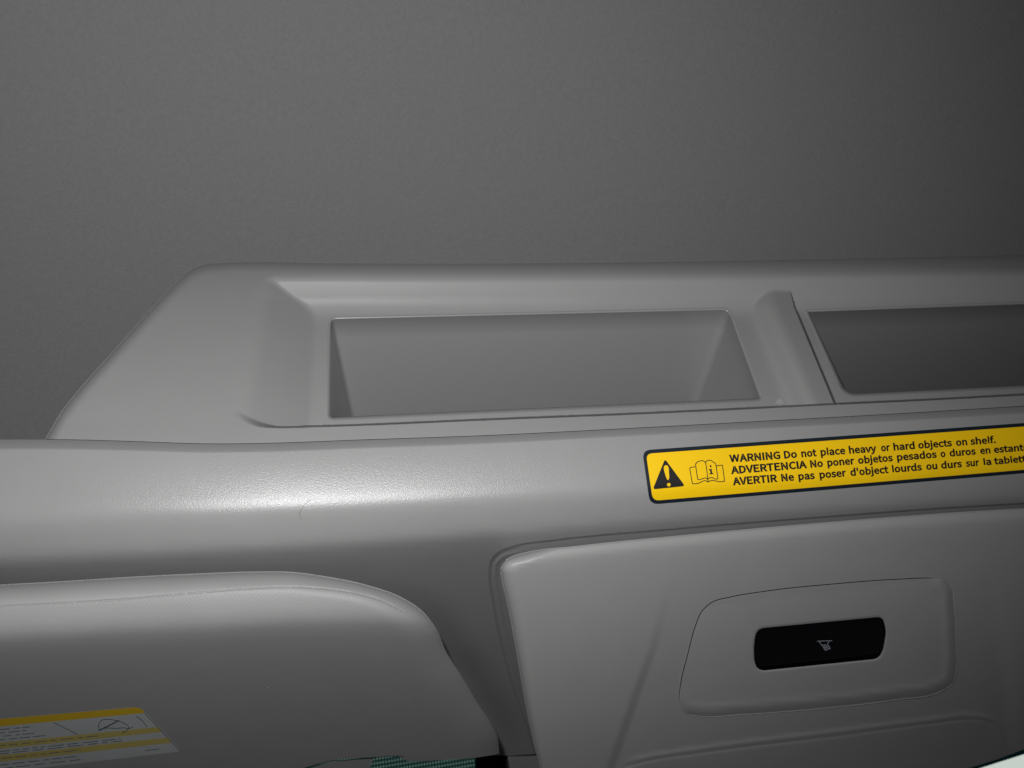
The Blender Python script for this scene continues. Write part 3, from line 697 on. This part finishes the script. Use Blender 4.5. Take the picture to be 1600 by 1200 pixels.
# ================================================================== windshield and outside
ws = empty('windshield', 800, 1190, 0.72)
tag(ws, 'strip of car windshield with dotted black edge showing below the visor and console', 'windshield')
def D_ws(px, py): return 0.74*np.exp((py - 1190)/F*(-0.5)) + 0*px
gm = bpy.data.materials.new('windshield_glass'); gm.use_nodes = True
nt = gm.node_tree; nt.nodes.clear()
o_ = nt.nodes.new('ShaderNodeOutputMaterial'); mx = nt.nodes.new('ShaderNodeMixShader'); tr = nt.nodes.new('ShaderNodeBsdfTransparent')
gl = nt.nodes.new('ShaderNodeBsdfGlossy'); gl.inputs['Roughness'].default_value = 0.02
tr.inputs[0].default_value = (0.90, 0.97, 0.94, 1); mx.inputs[0].default_value = 0.05
nt.links.new(tr.outputs[0], mx.inputs[1]); nt.links.new(gl.outputs[0], mx.inputs[2]); nt.links.new(mx.outputs[0], o_.inputs[0])
sheet('glass', [(-400, 1100), (1900, 1040), (1900, 1420), (-400, 1480)], D_ws, gm, ws, step=60, estep=50)
# black ceramic edge with clear dots
dm = bpy.data.materials.new('frit_dots'); dm.use_nodes = True
nt = dm.node_tree; nt.nodes.clear()
o_ = nt.nodes.new('ShaderNodeOutputMaterial'); mx = nt.nodes.new('ShaderNodeMixShader'); tr = nt.nodes.new('ShaderNodeBsdfTransparent')
tr.inputs[0].default_value = (0.15, 0.23, 0.21, 1)
pb = nt.nodes.new('ShaderNodeBsdfTransparent'); pb.inputs[0].default_value = (0.012, 0.034, 0.033, 1)
tc = nt.nodes.new('ShaderNodeTexCoord'); sx = nt.nodes.new('ShaderNodeSeparateXYZ'); nt.links.new(tc.outputs['Object'], sx.inputs[0])
def sinof(sock, k):
    a = nt.nodes.new('ShaderNodeMath'); a.operation = 'MULTIPLY'; a.inputs[1].default_value = k; nt.links.new(sock, a.inputs[0])
    s = nt.nodes.new('ShaderNodeMath'); s.operation = 'SINE'; nt.links.new(a.outputs[0], s.inputs[0]); return s.outputs[0]
sa = sinof(sx.outputs['X'], 2*math.pi/0.0021); sb = sinof(sx.outputs['Z'], 2*math.pi/0.0019)
ad = nt.nodes.new('ShaderNodeMath'); ad.operation = 'ADD'; nt.links.new(sa, ad.inputs[0]); nt.links.new(sb, ad.inputs[1])
gt = nt.nodes.new('ShaderNodeMath'); gt.operation = 'GREATER_THAN'; gt.inputs[1].default_value = 0.95; nt.links.new(ad.outputs[0], gt.inputs[0])
nt.links.new(gt.outputs[0], mx.inputs[0]); nt.links.new(pb.outputs[0], mx.inputs[1]); nt.links.new(tr.outputs[0], mx.inputs[2]); nt.links.new(mx.outputs[0], o_.inputs[0])
DW = lambda k: (lambda px, py: D_ws(px, py) - k)
sheet('dotted_frit', [(-400, 1150), (742.5, 1150), (743, 1400), (-400, 1420)], DW(0.001), dm, ws, step=60, estep=40)
sheet('black_frit', [(742.5, 1150), (1380, 1130), (1438, 1180), (1438, 1330), (743, 1400)], DW(0.0012), M_DARK, ws, step=60, estep=40)
M_TEAL = mat('colour_fringe', (0.0, 0.26, 0.30), 0.3, 0.5)  # painted colour fringing of the lens, not a tint in the glass
sheet('colour_fringe', [(1440, 1180), (1640, 1110), (1700, 1100), (1700, 1146), (1605, 1177), (1520, 1204), (1440, 1235)], DW(0.0015), M_TEAL, ws, step=30, estep=20)  # teal strip added to imitate lens fringing beside the bright glass
mt = sheet('mirror_mount_cover', roundq([(789, 1160), (860, 1150), (880, 1290), (815, 1300)], [4, 4, 4, 4]), lambda px, py: 0.70*np.exp((py-1190)/F*1.2) + 0*px, M_LID, None, step=12, estep=6, skirt=0.03)
tag(mt, 'small grey cover on the windshield in the gap between visor and console', 'mirror cover')
# bright daylight outside, seen through the glass at the lower right corner
sm = bpy.data.materials.new('daylight_sky'); sm.use_nodes = True
nt = sm.node_tree; nt.nodes.clear()
o_ = nt.nodes.new('ShaderNodeOutputMaterial'); em = nt.nodes.new('ShaderNodeEmission'); em.inputs[0].default_value = (0.90, 0.93, 0.88, 1); em.inputs[1].default_value = 0.72
nt.links.new(em.outputs[0], o_.inputs[0])
sk = sheet('sky', [(-700, 900), (2500, 900), (2500, 1500), (-700, 1500)], lambda px, py: 3.0 + 0*px + 0*py, sm, None, step=100, estep=100)
tag(sk, 'bright pale daylight seen through the windshield', None, None, 'structure')

# a stray hair lying on the front moulding, in the flash highlight
hl = smooth([(487, 780), (477, 788), (470, 797), (468, 806), (472, 812)], 5)
hc = P(hl[:, 0], hl[:, 1], D_fascia(hl[:, 0], hl[:, 1]) - 0.00015)
rings = [[q + np.array([0.00007*math.cos(a), 0.00003, 0.00007*math.sin(a)]) for a in np.linspace(0, 2*math.pi, 6, endpoint=False)] for q in hc]
hair = loft('hair', rings, mat('hair', (0.12, 0.11, 0.10), 0.5, 0.4), None, True)
tag(hair, 'tiny curved dark hair lying on the front edge of the shelf in the flash highlight', 'hair')
